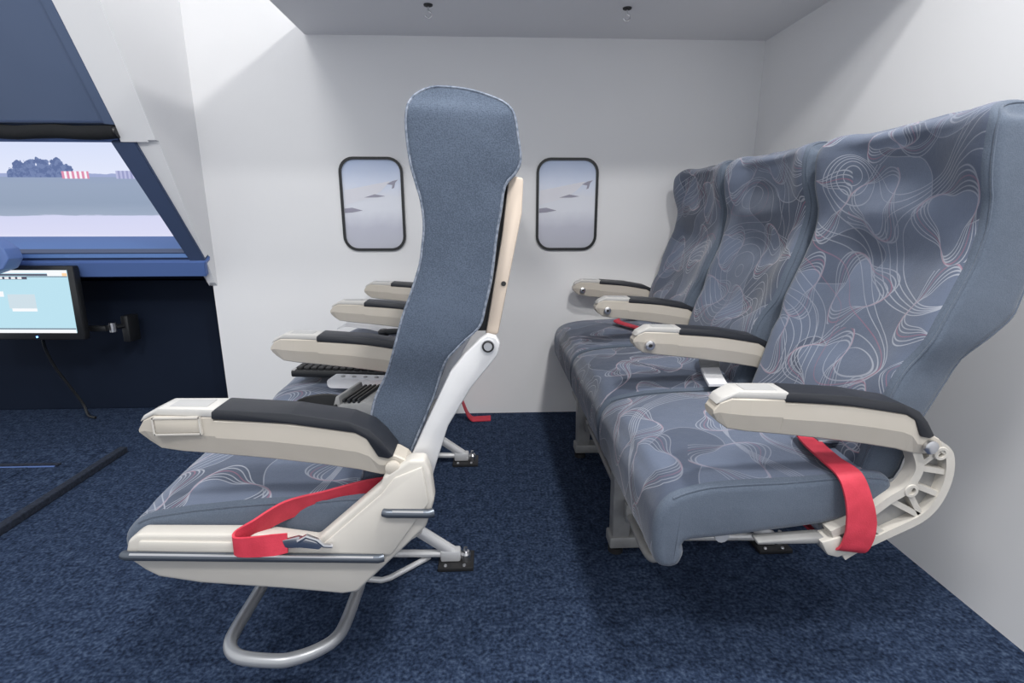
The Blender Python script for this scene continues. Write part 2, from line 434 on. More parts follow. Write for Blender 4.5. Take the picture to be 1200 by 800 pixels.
def rrect(cx, cz, w, hh, r, n=7):
    out = []
    for sx, sz, a0 in ((1, 1, 0), (-1, 1, 90), (-1, -1, 180), (1, -1, 270)):
        for k in range(n + 1):
            a = math.radians(a0 + 90 * k / n); out.append((cx + sx * (w / 2 - r) + r * math.cos(a), cz + sz * (hh / 2 - r) + r * math.sin(a)))
    return out
def window(n, cx, label):
    cz, w, hh = .966, .270, .392
    o = bpy.data.objects.new('window_%d' % n, None); COL.objects.link(o); o.location = (cx, WALL_Y, cz)
    struct(o, label, 'window')
    a, b = rrect(0, 0, w, hh, .062), rrect(0, 0, w - .022, hh - .022, .052)
    bm = bmesh.new(); N = len(a)
    V = [[bm.verts.new((x, y, z)) for x, z in p] for p, y in ((a, 0), (a, -.010), (b, -.010), (b, -.001))]
    for A, B in zip(V, V[1:]):
        for k in range(N): bm.faces.new([A[k], A[(k + 1) % N], B[(k + 1) % N], B[k]])
    link('window_frame', bm, 'black_plastic', o)
    link('pane', bm_prism(rrect(0, 0, w - .018, hh - .018, .053), -.003, -.0005), 'window_print', o, smooth=False)
    y0, y1 = -.0042, -.003
    link('wing_print', bm_prism([(-.118, .060), (.078, .098), (.070, .088), (.035, .055), (-.02, .025), (-.118, .0)], y0 + .0006, y1), 'wing_print', o, smooth=False)
    link('winglet_print', bm_prism([(.064, .086), (.088, .098), (.112, .104), (.100, .092), (.094, .070), (.084, .066), (.088, .082)], y0, y1), 'wing_dark_print', o, smooth=False)
    link('flap_print', bm_prism([(-.035, .030), (.010, .044), (.055, .036), (.020, .031)], y0, y1), 'wing_dark_print', o, smooth=False)
    link('flap_print', bm_prism([(-.122, -.016), (-.090, -.012), (-.045, -.024), (-.09, -.032), (-.122, -.034)], y0, y1), 'wing_dark_print', o, smooth=False)
window(1, -.498, 'black-framed window print of a wing over the sea, left of the upright seat back')
window(2, .343, 'black-framed window print of a wing over the sea, between the two seat rows')

# cockpit side: an inclined wall with a slanted window, a screen beyond, a console below
def inc(x, z, d=0.):
    """point on the inclined cockpit wall (d = out towards the cabin)"""
    return Vector((x, 2.64 - .47 * z - .905 * d, z - .425 * d))
def bm_inc(poly, d0, d1, bev=0., bm=None):
    if bm is None: bm = bmesh.new()
    b2 = bmesh.new(); a = [b2.verts.new(inc(x, z, d0)) for x, z in poly]; c = [b2.verts.new(inc(x, z, d1)) for x, z in poly]; n = len(poly)
    b2.faces.new(a); b2.faces.new(list(reversed(c)))
    for i in range(n): b2.faces.new([a[i], c[i], c[(i + 1) % n], a[(i + 1) % n]])
    bmesh.ops.recalc_face_normals(b2, faces=b2.faces)
    if bev: bmesh.ops.bevel(b2, geom=b2.edges[:], offset=bev, segments=2, affect='EDGES')
    merge(bm, b2); return bm
wl = bpy.data.objects.new('wall_left', None); COL.objects.link(wl); wl.location = (0, 0, 0)
struct(wl, 'blue and white leaning cockpit wall with a slanted window opening', 'wall')
XF = -3.4
# cheek: white triangular return between the leaning wall and the cabin wall
b2 = bmesh.new(); pr = [(2.36, .62), (2.341, .635), (2.081, 1.187), (2.0655, 1.187), (1.644, 2.085), (1.644, 2.5), (2.36, 2.5)]
A = [b2.verts.new((LEFT_X, y, z)) for y, z in pr]; B = [b2.verts.new((LEFT_X - .03, y, z)) for y, z in pr]
b2.faces.new(A); b2.faces.new(list(reversed(B)))
for i in range(7): b2.faces.new([A[i], B[i], B[(i + 1) % 7], A[(i + 1) % 7]])
link('cheek_panel', b2, 'wall_paint', wl, smooth=False)
link('lower_corner', bm_inc([(-1.33, 1.19), (LEFT_X - .03, 1.19), (LEFT_X - .03, .62), (-1.215, .68)], -.02, 0), 'wall_paint', wl, smooth=False)
link('upper_panel', bm_inc([(-1.327, 1.187), (LEFT_X - .03, 1.187), (LEFT_X - .03, 2.1), (-1.42, 2.1), (-1.345, 1.575), (-1.320, 1.240)], -.02, .014), 'wall_paint', wl, smooth=False)
link('overhead_panel', bm_inc([(XF, 1.243), (-1.356, 1.243), (-1.380, 1.575), (-1.425, 2.1), (XF, 2.1)], -.02, .010, .002), 'blue_panel', wl, smooth=False)
link('overhead_trim', bm_inc([(-1.356, 1.243), (-1.320, 1.240), (-1.345, 1.575), (-1.39, 2.1), (-1.425, 2.1), (-1.380, 1.575)], -.02, .016, .002), 'blue_panel', wl, smooth=False)
link('overhead_ledge', bm_inc([(XF, 1.252), (-1.35, 1.252), (-1.35, 1.247), (XF, 1.247)], 0, .014), 'dark_blue_paint', wl, smooth=False)
link('window_post', bm_inc([(-1.365, 1.187), (-1.280, 1.187), (-1.198, .737), (-1.262, .737)], -.03, .012, .003), 'dark_blue_paint', wl, smooth=False)
link('window_head', bm_inc([(XF, 1.245), (-1.325, 1.245), (-1.33, 1.195), (XF, 1.195)], -.05, -.012), 'dark_blue_paint', wl, smooth=False)
link('window_band', bm_inc([(XF, 1.200), (-1.345, 1.200), (-1.345, 1.180), (XF, 1.180)], -.03, -.004), 'blue_paint', wl, smooth=False)
link('window_rail', bm_inc([(XF, .772), (-1.258, .772), (-1.250, .737), (XF, .737)], -.03, .004), 'dark_blue_paint', wl, smooth=False)
link('window_lip', bm_inc([(XF, .741), (-1.193, .741), (-1.204, .715), (-1.212, .676), (XF, .672)], -.03, .022, .003), 'blue_paint', wl, smooth=False)
b2 = bmesh.new(); v = [b2.verts.new(p) for p in ((XF, 2.275, .766), (-1.24, 2.275, .766), (-1.24, 2.80, .816), (XF, 2.80, .816), (XF, 2.275, .75), (-1.24, 2.275, .75), (-1.24, 2.80, .78), (XF, 2.80, .78))]
for f in ((0, 1, 2, 3), (4, 7, 6, 5), (0, 4, 5, 1), (1, 5, 6, 2), (2, 6, 7, 3), (3, 7, 4, 0)): b2.faces.new([v[i] for i in f])
mat('sill_blue_lit', (.13, .24, .52), .6, spec=.2)  # blue sill paint, its colour raised to hold the screen's light on it
link('window_sill', b2, 'sill_blue_lit', wl, smooth=False)
link('window_reveal', bm_box(-1.24, -1.222, 2.30, 2.84, .70, 1.9), 'dark_blue_paint', wl, smooth=False)
rp = [inc(XF + (XF * -1 - 1.327) * k / 30, 1.217 + .0025 * math.sin(k * 1.7), .012 + .002 * math.sin(k * 2.3)) for k in range(31)]
bl = empty('roller_blind', rp[15], 'rolled black fabric blind above the simulator window', 'blind')
link('roll', bm_tube([p - Vector(rp[15]) for p in rp], [.024 + .0015 * math.sin(k * 2.9) for k in range(31)], 14), 'black_fabric', bl)
link('end_cap', bm_lathe([(.001, -.004), (.019, -.004), (.022, 0), (.020, .006), (.001, .006)], rp[-1] - rp[15], 'X', 16), 'black_plastic', bl)
sc = empty('projection_screen', (0, 2.86, 1.105), 'lit simulator screen showing an airfield with trees and runway', 'screen')
link('picture', bm_box(XF, -1.24, -.06, -.05, -.32, .85), 'airfield_view', sc, smooth=False)
link('backing_board', bm_box(XF, -1.24, -.048, 0, -.32, .85), 'dark_blue_paint', sc, smooth=False)
# console below the window
cn = empty('cockpit_console', (-2.3, 2.55, 0), 'dark navy console cabinet under the slanted simulator window', 'console')
link('front_panel', bm_box(-1.1, 1.078, -.05, .10, 0, .628, .004), 'navy_paint', cn, smooth=False)
link('top_rail', bm_box(-1.1, 1.078, -.05, .10, .636, .70, .004), 'navy_paint', cn, smooth=False)
link('core', bm_box(-1.1, 1.06, .0, .10, .0, .69), 'navy_paint', cn, smooth=False)
# raised cockpit floor
pf = empty('cockpit_platform', (-2.4, 1.0, 0), 'low carpeted platform with dark edge strips on the cockpit floor', 'platform')
link('deck', bm_box(-1.0, .915, -1.4, .985, .0005, .022), 'carpet', pf, smooth=False)
link('edge_strip', bm_box(.915, .945, -1.4, 1.0, .0005, .024, .003), 'strip_carpet', pf, smooth=False)
link('edge_strip', bm_box(-1.0, .915, .985, 1.0, .0005, .023, .003), 'carpet', pf, smooth=False)
link('hatch_strip', bm_box(-1.0, .80, .842, .858, .022, .029, .002), 'strip_carpet', pf, smooth=False)
link('hatch_edge', bm_box(-1.0, .79, .834, .841, .022, .025, .001), 'blue_paint', pf, smooth=False)
link('hatch', bm_box(-1.0, .70, .02, .832, .022, .0245), 'carpet', pf, smooth=False)
# glareshield corner beside the screen
gs = empty('glareshield', (-2.175, 2.16, .672), 'blue rounded glareshield corner at the left of the simulator window', 'glareshield')
gp = [(-.8, .02), (.20, .02), (.275, .045), (.305, .085), (.295, .125), (.25, .160), (.16, .205), (.05, .25), (-.8, .25)]
link('hood', bm_prism(gp, -.02, .05, .005, 2), 'blue_paint', gs, angle=.3)
link('face', bm_prism([(-.8, .035), (.18, .035), (.255, .055), (.268, .085), (.20, .125), (-.8, .20)], -.032, -.021, .004), 'navy_paint', gs)
# ceiling hooks
for x, lab in ((-.20, 'small metal hook in the ceiling above the denim seat back'), (.491, 'small metal hook in the ceiling nearer the right wall')):
    hk = empty('ceiling_hook', (x, 2.03, CEIL_Z), lab, 'hook', 'ceiling hooks')
    link('plate', bm_lathe([(.001, 0), (.016, 0), (.015, -.004), (.006, -.007), (.001, -.007)], (0, 0, 0), 'Z', 16), 'dark_metal', hk)
    link('hook_wire', bm_tube([(.0, 0, -.006), (0, 0, -.020)] + [(.011 * math.sin(a), 0, -.031 + .011 * math.cos(a)) for a in [k * .45 for k in range(11)]], .0028, 8), 'steel', hk)

# ================================================================== SEAT ROWS
FRONT = [(-.225, .455), (-.208, .545), (-.195, .609), (-.184, .645), (-.161, .694), (-.145, .743), (-.129, .79), (-.117, .822), (-.106, .855), (-.099, .89), (-.096, .917), (-.098, .948), (-.105, .972), (-.113, 1.001), (-.118, 1.036), (-.118, 1.062), (-.112, 1.083), (-.097, 1.098), (-.070, 1.106)]
REAR = [(-.031, 1.103), (.004, 1.093), (.030, 1.079), (.041, 1.063), (.046, 1.035), (.049, 1.003), (.040, .984), (.026, .968), (.019, .93), (.009, .867), (.002, .828), (-.005, .789), (-.014, .758), (-.044, .728), (-.067, .70), (-.089, .643), (-.111, .592), (-.135, .532), (-.155, .455)]
def back_width(z, w0=.2175, w1=.234):
    w = w0 + (w1 - w0) * sstep(.665, .73, z)
    return w - .020 * sstep(1.06, 1.106, z) ** 2
def loft_cover(prof, nfront, half, r, recess, seed, amp, wfn, closed_pts=3, flat_cap=False):
    """sweep a side profile across the width with rounded ends; returns bmesh with material 0 = printed, 1 = plain"""
    pts = [Vector((p[0], p[1])) for p in prof]
    fine = smooth_closed(pts, closed_pts); M = len(fine)
    isf = [(i / closed_pts) < nfront for i in range(M)]
    area2 = sum(fine[i].x * fine[(i + 1) % M].y - fine[(i + 1) % M].x * fine[i].y for i in range(M)); sg = 1 if area2 > 0 else -1
    nin = []
    for i in range(M):
        t = (fine[(i + 1) % M] - fine[i - 1]).normalized(); nin.append(Vector((-t.y, t.x)) * sg)
    arc = [0.]
    for i in range(1, M): arc.append(arc[-1] + (fine[i] - fine[i - 1]).length)
    st = []
    for k in range(5): a = PI / 2 * (1 - k / 4); st.append((-1, r * (1 - math.sin(a)), r * (1 - math.cos(a))))
    st = [(-1, r - r * math.sin(a), r - r * math.cos(a)) for a in [PI / 2 * (1 - k / 4) for k in range(5)]]
    inner = [-.92 + 1.84 * k / 14 for k in range(15)]
    bm = bmesh.new(); uvl = bm.loops.layers.uv.new('UVMap'); rings = []; uvs = {}
    seq = [('e', -1, s) for s in st] + [('i', s, None) for s in inner] + [('e', 1, s) for s in reversed(st)]
    for kind, s, e in seq:
        ring = []
        for i in range(M):
            p = fine[i]; w = wfn(p.y)
            if kind == 'e':
                # a = angle on the rounded end: inset from the side and offset towards the inside
                y = s * (w - e[1]); off = e[2]; ss = s
            else:
                y = s * (w - r); off = 0.; ss = s
            q = p + nin[i] * off
            dx = recess(p, ss, isf[i])
            q = q + nin[i] * dx
            nv = mnoise.noise(Vector((q.x * 9 + seed, y * 9, q.y * 9))) * amp + mnoise.noise(Vector((q.x * 26 + seed, y * 26, q.y * 26))) * amp * .4
            q = q + nin[i] * nv
            v = bm.verts.new((q.x, y, q.y)); uvs[v] = (y + seed * .37, arc[i] + seed * .61); ring.append(v)
        rings.append((kind, ring))
    for a in range(len(rings) - 1):
        A, B = rings[a][1], rings[a + 1][1]
        edge = rings[a][0] == 'e' and rings[a + 1][0] == 'e'
        for i in range(M):
            j = (i + 1) % M
            f = bm.faces.new([A[i], A[j], B[j], B[i]]); f.material_index = 0 if (isf[i] and not edge) else 1
    for R in (rings[0][1], rings[-1][1]):
        if flat_cap:
            f = bm.faces.new(R); f.material_index = 1; bmesh.ops.triangulate(bm, faces=[f], ngon_method='EAR_CLIP'); continue
        for i in range(M // 2 - 1):          # side panel as rungs from the front chain to the rear chain
            f = bm.faces.new([R[i], R[i + 1], R[M - 2 - i], R[M - 1 - i]]); f.material_index = 1
        if M % 2: f = bm.faces.new([R[M // 2 - 1], R[M // 2], R[M // 2 + 1]]); f.material_index = 1
    for f in bm.faces:
        for l in f.loops: l[uvl].uv = uvs[l.vert]
    loops = ([v.co.copy() for v in rings[2][1]], [v.co.copy() for v in rings[-3][1]])
    return bm, loops
def back_recess(p, s, front):
    if not front: return 0.
    z = p.y; a = max(0, 1 - (abs(s) / .86) ** 3)
    head = .030 * sstep(.93, 1.0, z) * (1 - sstep(1.06, 1.105, z) * .6)
    lumb = .024 * sstep(.58, .68, z) * (1 - sstep(.84, .93, z))
    return a * (head + lumb)
CUSH = [(-.176, .455), (-.186, .474), (-.22, .479), (-.30, .476), (-.42, .471), (-.51, .464), (-.565, .452), (-.594, .430), (-.606, .395), (-.604, .340), (-.596, .308), (-.575, .298), (-.553, .306), (-.546, .330), (-.546, .352), (-.50, .358), (-.40, .368), (-.30, .382), (-.22, .408), (-.186, .424)]
CUSH_F = CUSH[:7] + [(-.590, .436), (-.602, .412), (-.598, .388), (-.575, .378), (-.54, .376), (-.50, .374), (-.40, .374), (-.30, .382), (-.22, .408), (-.186, .424)]
def cush_recess(p, s, front):
    if front and p.y > .44 and -.58 < p.x < -.20: return -.010 * (1 - s * s)
    return 0.

ARM = [(-.529, .616, .604, .70), (-.519, .630, .594, .78), (-.502, .638, .582, .90), (-.470, .6372, .577, 1), (-.414, .6355, .571, 1), (-.4138, .630, .571, 1), (-.340, .626, .562, 1), (-.260, .616, .550, 1), (-.205, .606, .540, 1), (-.188, .597, .535, 1), (-.174, .570, .531, .92), (-.148, .566, .528, .84), (-.134, .558, .532, .80), (-.127, .548, .542, .76)]
def arm_body(y0, W):
    bm = bmesh.new(); rings = []
    for x, zt, zb, t in ARM:
        hw = W / 2 * t; c = y0 + W / 2; h = zt - zb; ch = min(.0022, h * .2)
        sec = [(-hw, zt - ch), (-hw, zb + h * .52), (-hw + .0075 * t, zb + ch), (-hw + .010 * t, zb), (hw - .010 * t, zb), (hw - .0075 * t, zb + ch), (hw, zb + h * .52), (hw, zt - ch), (hw - ch, zt), (-hw + ch, zt)]
        rings.append([bm.verts.new((x, c + y, z)) for y, z in sec])
    for A, B in zip(rings, rings[1:]):
        for k in range(10): bm.faces.new([A[k], A[(k + 1) % 10], B[(k + 1) % 10], B[k]])
    bm.faces.new(rings[0]); bm.faces.new(list(reversed(rings[-1])))
    return bm
def seat_row(loc, label, kind):
    """three seats and four armrests on one frame. Local x: forward is -x (profile x + .30), y = 0 at the aisle armrest's outer face."""
    root = empty('airline_seat_row', loc, label, 'seat row', 'airline seat rows')
    front = kind == 'front'
    D = .30
    sh = lambda bm, dy=0.: (bmesh.ops.translate(bm, verts=bm.verts, vec=(D, dy, 0)), bm)[1]
    side = 'denim' if front else 'plain_cover'
    P = .49
    for k in range(3):
        cy = .27 + k * P
        seed = k * 3.3 + (11 if front else 0)
        bm, lp = loft_cover(CUSH_F if front else CUSH, 9.4 if front else 11, .24, .016, cush_recess, seed, .0035, lambda z: .2425, flat_cap=True)
        cu = link('seat_cushion', sh(bm, cy), ['print_cover', 'plain_cover'], root, angle=1.2)
        for lo in lp[:1] if k else lp[:1]:
            top = [c + Vector((D, cy, 0)) for c in lo[3:20]]
            link('cushion_seam', bm_tube(top, .0022, 6), 'plain_cover', cu)
        prof = FRONT + REAR
        bm, lp = loft_cover(prof, 18.4, .22, .009 if front else .018, back_recess, seed + 50, .003 if front else .005, back_width)
        bk = link('backrest', sh(bm, cy), ['print_cover', side], root, angle=1.2)
        for lo in (lp[:1]):
            link('back_seam', bm_tube([c + Vector((D, cy, 0)) for c in lo], .0022, 6, closed=True), 'piping' if front else side, bk)
        if not front: continue
        # back shell, and a dark filler in the recess between shell and cover
        sp = [(.030, .984), (.052, .981), (.050, .93), (.013, .744), (-.007, .744), (.020, .90)]
        link('back_shell', sh(bm_prism(sp, cy - .216, cy + .216, .004)), 'shell_beige', bk, angle=.4)
        link('recess_filler', sh(bm_prism([(.000, .985), (.031, .985), (.020, .90), (-.006, .75), (-.03, .75), (-.02, .86)], cy - .210, cy + .210)), 'black_fabric', bk, smooth=False)
        link('shell_screw', sh(bm_lathe([(.001, 0), (.004, 0), (.0035, -.002), (.001, -.002)], (.022, cy - .216, .825), 'Y', 12)), 'dark_metal', bk)
        for s in (-1, 1):
            y0, y1 = (cy - .236, cy - .221) if s < 0 else (cy + .221, cy + .236)
            hb = link('hinge_bracket', sh(bm_prism([(-.016, .742), (-.004, .750), (.010, .746), (.016, .735), (.011, .715), (-.030, .664), (-.068, .600), (-.086, .545), (-.10, .50), (-.155, .47), (-.165, .50), (-.135, .536), (-.108, .594), (-.062, .690), (-.040, .718)], y0, y1, .003)), 'alloy', root, angle=.4)
            ya = y0 if s < 0 else y1
            link('hinge_bolt', sh(bm_lathe([(.001, 0), (.0105, 0), (.0105, -.003 * 1), (.006, -.003), (.006, -.006), (.001, -.006)] if s < 0 else [(.001, 0), (.0105, 0), (.0105, .003), (.006, .003), (.006, .006), (.001, .006)], (-.003, ya, .731), 'Y', 18)), 'steel', hb)
            if s < 0: link('bolt_ring', sh(bm_tube([(-.003 + .008 * math.cos(a), ya - .0035, .731 + .008 * math.sin(a)) for a in [2 * PI * q / 18 for q in range(18)]], .0014, 6, closed=True)), 'dark_metal', hb)
    # armrests
    for k in range(4):
        y0 = k * P; W = .050
        def taper(v, y0=y0):
            t = 1 - .30 * sstep(-.47, -.53, v.x) if v.x < -.46 else 1
            return Vector((v.x, y0 + W / 2 + (v.y - y0 - W / 2) * t, v.z))
        ar = link('armrest', sh(arm_body(y0, W)), 'beige', root, smooth=False)
        cap = [(-.526, .626), (-.518, .637), (-.492, .6495), (-.410, .6475), (-.413, .635), (-.502, .638)]
        cp = link('end_cap', sh(bm_prism(cap, y0 - .001, y0 + W + .001, .0022, 2, fn=taper)), 'cap_grey', ar, angle=.5)
        link('cap_plate', sh(bm_prism([(-.480, .6485), (-.425, .647), (-.425, .6487), (-.480, .650)], y0 + .010, y0 + W - .010)), 'plate_grey', cp, smooth=False)
        pad = [(-.416, .632), (-.415, .644), (-.408, .648), (-.300, .640), (-.215, .625), (-.184, .611), (-.167, .593), (-.150, .567), (-.158, .562), (-.174, .566), (-.190, .596), (-.206, .606), (-.300, .622)]
        link('arm_pad', sh(bm_prism(pad, y0 - .002, y0 + W + .002, .0025, 2)), 'pad', ar, angle=.6)
        link('pivot_cap', sh(bm_lathe([(.001, .002), (.0125, .002), (.0120, -.003), (.009, -.005), (.001, -.005)], (-.152, y0, .546), 'Y', 18)), 'beige' if front else 'steel', ar)
        if not front and k > 0:
            bo = link('adjuster_knob', sh(bm_lathe([(.001, .002), (.0125, .002), (.012, -.004), (.008, -.006), (.001, -.006)], (-.488, y0, .604), 'Y', 18)), 'steel', ar)
            link('knob_centre', sh(bm_lathe([(.001, 0), (.005, 0), (.004, -.003), (.001, -.003)], (-.488, y0 - .006, .604), 'Y', 12)), 'dark_metal', bo)
        if front and k == 0:
            bm = bm_box(-.498, -.434, y0 - .0035, y0 + .002, .612, .634, .0015)
            pl = link('ashtray_cover', sh(bm), 'beige', ar, angle=.4)
            bm = bmesh.new()
            for a in ((-.500, -.432, .6345, .637), (-.500, -.432, .609, .6115), (-.501, -.4985, .609, .637), (-.4335, -.431, .609, .637)):
                bm_box(a[0], a[1], y0 - .0045, y0 + .001, a[2], a[3], bm=bm)
            link('ashtray_rim', sh(bm), 'panel_beige', ar, smooth=False)
    # frame: cross tubes and spreaders
    for x, z in ((-.47, .352), (-.27, .356)):
        link('cross_tube', sh(bm_tube([(x, .05, z), (x, 1.50, z)], .014, 14)), 'alloy', root)
    for k in range(4):
        y0 = k * P + .012; y1 = y0 + .026
        if k == 0 and not front:
            bm = bmesh.new()      # open cast end frame: rim bars and webs
            outer = smooth_open([(-.128, .545), (-.104, .525), (-.096, .485), (-.104, .440), (-.128, .404), (-.185, .372), (-.240, .343), (-.262, .328)], 5)
            inner = smooth_open([(-.165, .535), (-.152, .500), (-.166, .462), (-.195, .440), (-.240, .402), (-.290, .375)], 5)
            for path in (outer, inner): bm_strip(path, .0075, y0, y1, bm)
            ef = link('end_frame', sh(bm), 'frame_paint', root, angle=.7)
            for a, b_ in (((-.152, .500), (-.097, .490)), ((-.160, .470), (-.102, .446)), ((-.150, .505), (-.115, .535)), ((-.195, .440), (-.130, .405)), ((-.240, .402), (-.190, .370)), ((-.165, .46), (-.128, .404))):
                p, q = Vector(a), Vector(b_); t = (q - p).normalized(); n = Vector((-t.y, t.x)) * .005
                link('web', sh(bm_prism([tuple(p + n), tuple(q + n), tuple(q - n), tuple(p - n)], y0 + .003, y1 - .003)), 'frame_paint', ef, smooth=False)
            link('web_plate', sh(bm_prism([(-.165, .53), (-.15, .50), (-.166, .462), (-.195, .44), (-.29, .375), (-.262, .33), (-.24, .345), (-.185, .374), (-.128, .406), (-.104, .44), (-.097, .485), (-.105, .525), (-.128, .543)], y1 - .007, y1 - .002)), 'leg_paint', ef, smooth=False)
            for c in ((-.160, .458), (-.120, .528)):
                bs = link('boss', sh(bm_lathe([(.001, .018), (.0125, .018), (.0125, -.001), (.0115, -.002), (.007, -.002), (.007, .010), (.001, .010)], (c[0], y0, c[1]), 'Y', 18)), 'frame_paint', ef)
                bs['label'] = 'round boss with a dark bolt hole'
            link('foot_hook', sh(bm_prism([(-.31, .362), (-.275, .372), (-.255, .352), (-.255, .338), (-.275, .330), (-.295, .336)], y0 - .004, y1 + .004, .003)), 'frame_paint', ef, angle=.4)
            link('side_rail', sh(bm_prism([(-.42, .360), (-.30, .366), (-.28, .356), (-.30, .352), (-.42, .354)], y0 + .006, y1 + .006, .003)), 'leg_paint', root, angle=.4)
        else:
            link('spreader', sh(bm_prism([(-.165, .535), (-.125, .545), (-.100, .49), (-.115, .42), (-.19, .372), (-.26, .340), (-.50, .346), (-.50, .362), (-.30, .366), (-.19, .43), (-.155, .49)], y0, y1, .003)), 'frame_paint', root, angle=.4)
    # legs: a post in front, a slanting strut and a floor tube behind, feet on the track
    for yl in (.505, 1.10):
        lg = link('leg', sh(bm_prism([(-.555, .022), (-.505, .022), (-.455, .335), (-.565, .335)] if False else [(-.560, .024), (-.515, .024), (-.500, .33), (-.565, .33)], yl - .022, yl + .022, .004)), 'leg_paint', root, angle=.4)
        link('leg_shoe', sh(bm_box(-.568, -.44, yl - .028, yl + .028, .024, .058, .005)), 'leg_paint', lg, angle=.4)
        link('leg_stud', sh(bm_lathe([(.001, 0), (.021, 0), (.021, .016), (.012, .018), (.012, .028), (.001, .028)], (-.545, yl, .0), 'Z', 16)), 'dark_metal', lg)
        link('strut', sh(bm_tube([(-.46, yl, .30), (-.105, yl, .034)], .013, 10, flat=1.3)), 'alloy', root)
        link('floor_tube', sh(bm_tube([(-.47, yl, .040), (-.105, yl, .030)], .010, 10)), 'alloy', root)
        fp = link('floor_plate', sh(bm_box(-.145, -.050, yl - .038, yl + .038, .0005, .012, .002)), 'dark_metal', root, angle=.4)
        link('clevis', sh(bm_box(-.140, -.085, yl - .014, yl + .014, .012, .046, .006)), 'alloy', fp, angle=.5)
        link('foot_knob', sh(bm_lathe([(.001, .012), (.013, .012), (.014, .030), (.010, .036), (.005, .037), (.005, .048), (.001, .048)], (-.072, yl, 0), 'Z', 16)), 'steel', fp)
        for dx, dy in ((-.125, -.028), (-.075, -.028), (-.125, .028)):
            link('plate_screw', sh(bm_lathe([(.001, .012), (.005, .012), (.004, .015), (.001, .015)], (dx, yl + dy, 0), 'Z', 10)), 'steel', fp)
    # baggage bar
    if front:
        path = [(-.512, 1.45, .125), (-.512, .60, .125), (-.512, .16, .125), (-.508, .120, .125), (-.49, .092, .125), (-.46, .078, .125), (-.40, .070, .125), (-.370, .074, .125), (-.335, .090, .125), (-.308, .116, .125), (-.298, .155, .125), (-.296, .25, .125), (-.295, .505, .135)]
        pth = path[:2] + smooth_open(path[2:12], 4) + path[12:]
        link('baggage_bar', sh(bm_tube(pth, .0125, 12)), 'loop_grey', root)
    else:
        path = [(-.520, 1.42, .155), (-.522, .50, .140), (-.525, .33, .137), (-.520, .285, .138), (-.51, .266, .150), (-.50, .262, .18), (-.49, .268, .25), (-.48, .28, .34)]
        link('baggage_bar', sh(bm_tube(path[:2] + smooth_open(path[2:], 4), .010, 12)), 'leg_paint', root)
        for yl in (.505, 1.10):
            link('bar_clip', sh(bm_box(-.536, -.504, yl - .055, yl - .030, .12, .175, .005)), 'leg_paint', root, angle=.4)
    # aisle end cover of the front row
    if front:
        pan = [(-.545, .457), (-.366, .451), (-.272, .424), (-.166, .519), (-.163, .535), (-.147, .546), (-.126, .562), (-.102, .562), (-.094, .537), (-.090, .491), (-.105, .444), (-.221, .328), (-.245, .325), (-.336, .338), (-.467, .353), (-.531, .367), (-.550, .380), (-.577, .406), (-.566, .436)]
        pan = [(-.552, .446), (-.366, .440), (-.280, .424), (-.172, .519), (-.167, .535), (-.150, .546), (-.126, .562), (-.102, .562), (-.094, .537), (-.090, .491), (-.105, .444), (-.221, .328), (-.245, .325), (-.336, .338), (-.467, .353), (-.531, .367), (-.550, .380), (-.577, .406), (-.568, .434)]
        pc = link('end_cover', sh(bm_prism(pan, -.006, .024, .006, 3)), 'panel_beige', root, angle=.5)
        raised = [(-.548, .436), (-.30, .424), (-.276, .414), (-.17, .508), (-.150, .534), (-.106, .552), (-.098, .49), (-.16, .40), (-.24, .395), (-.555, .418)]
        link('cover_relief', sh(bm_prism(raised, -.0105, -.004, .004, 2)), 'panel_beige', pc, angle=.5)
        edge = [(-.556, .444, .012), (-.366, .442, .012), (-.285, .428, .012), (-.265, .436, .012), (-.172, .518, .012)]
        link('edge_trim', sh(bm_tube(edge, .0075, 10)), 'alloy', pc)
        for a, b_ in (((-.572, .413), (-.176, .396)), ((-.166, .476), (-.094, .474))):
            s_ = link('bumper_strip', sh(bm_tube([(a[0] - .002, -.010, a[1]), (a[0] + .004, -.013, a[1]), (b_[0] - .004, -.013, b_[1]), (b_[0] + .002, -.010, b_[1])], .0072, 12)), 'bumper', pc)
            link('chrome_highlight', sh(bm_tube([(a[0] + .012, -.0165, a[1] + .0045), (b_[0] - .012, -.0165, b_[1] + .0045)], .0022, 8)), 'steel', s_)  # chrome highlight along the strip, built as a thin steel line
    # seat belts
    if front:
        wv = Vector((.002, -.006, .019))
        bel = link('seat_belt', sh(bm_ribbon([(-.17, .045, .492), (-.215, .042, .486), (-.27, .036, .474), (-.33, .020, .466), (-.375, -.004, .448), (-.397, -.014, .436), (-.396, -.021, .430), (-.375, -.022, .429), (-.34, -.020, .430), (-.318, -.018, .432)], [wv, wv, wv, wv, (.004, -.004, .018), (.001, 0, .017), (0, 0, .016), (0, 0, .017), (0, .002, .017), (0, .002, .015)], .004)), 'red_web', root, angle=1.)
        link('buckle_tongue', sh(bm_prism([(-.325, .438), (-.300, .444), (-.278, .436), (-.262, .428), (-.270, .420), (-.296, .424), (-.322, .424)], -.021, -.015, .0015)), 'steel', bel, angle=.4)
        link('buckle_hook', sh(bm_tube([(-.30, -.021, .437), (-.285, -.024, .447), (-.270, -.024, .440), (-.262, -.021, .428), (-.250, -.017, .424)], .0035, 8)), 'steel', bel)
        wx = Vector((.012, .018, 0))
        link('seat_belt', sh(bm_ribbon([(-.20, .53, .500), (-.26, .505, .499), (-.31, .488, .498), (-.345, .47, .498)], [(.006, .018, 0)] * 4, .004)), 'red_web', root, angle=1.)
        link('seat_belt', sh(bm_ribbon([(-.22, 1.38, .496), (-.30, 1.36, .494), (-.38, 1.33, .494), (-.41, 1.30, .494)], [wx] * 4, .004)), 'red_web', root, angle=1.)
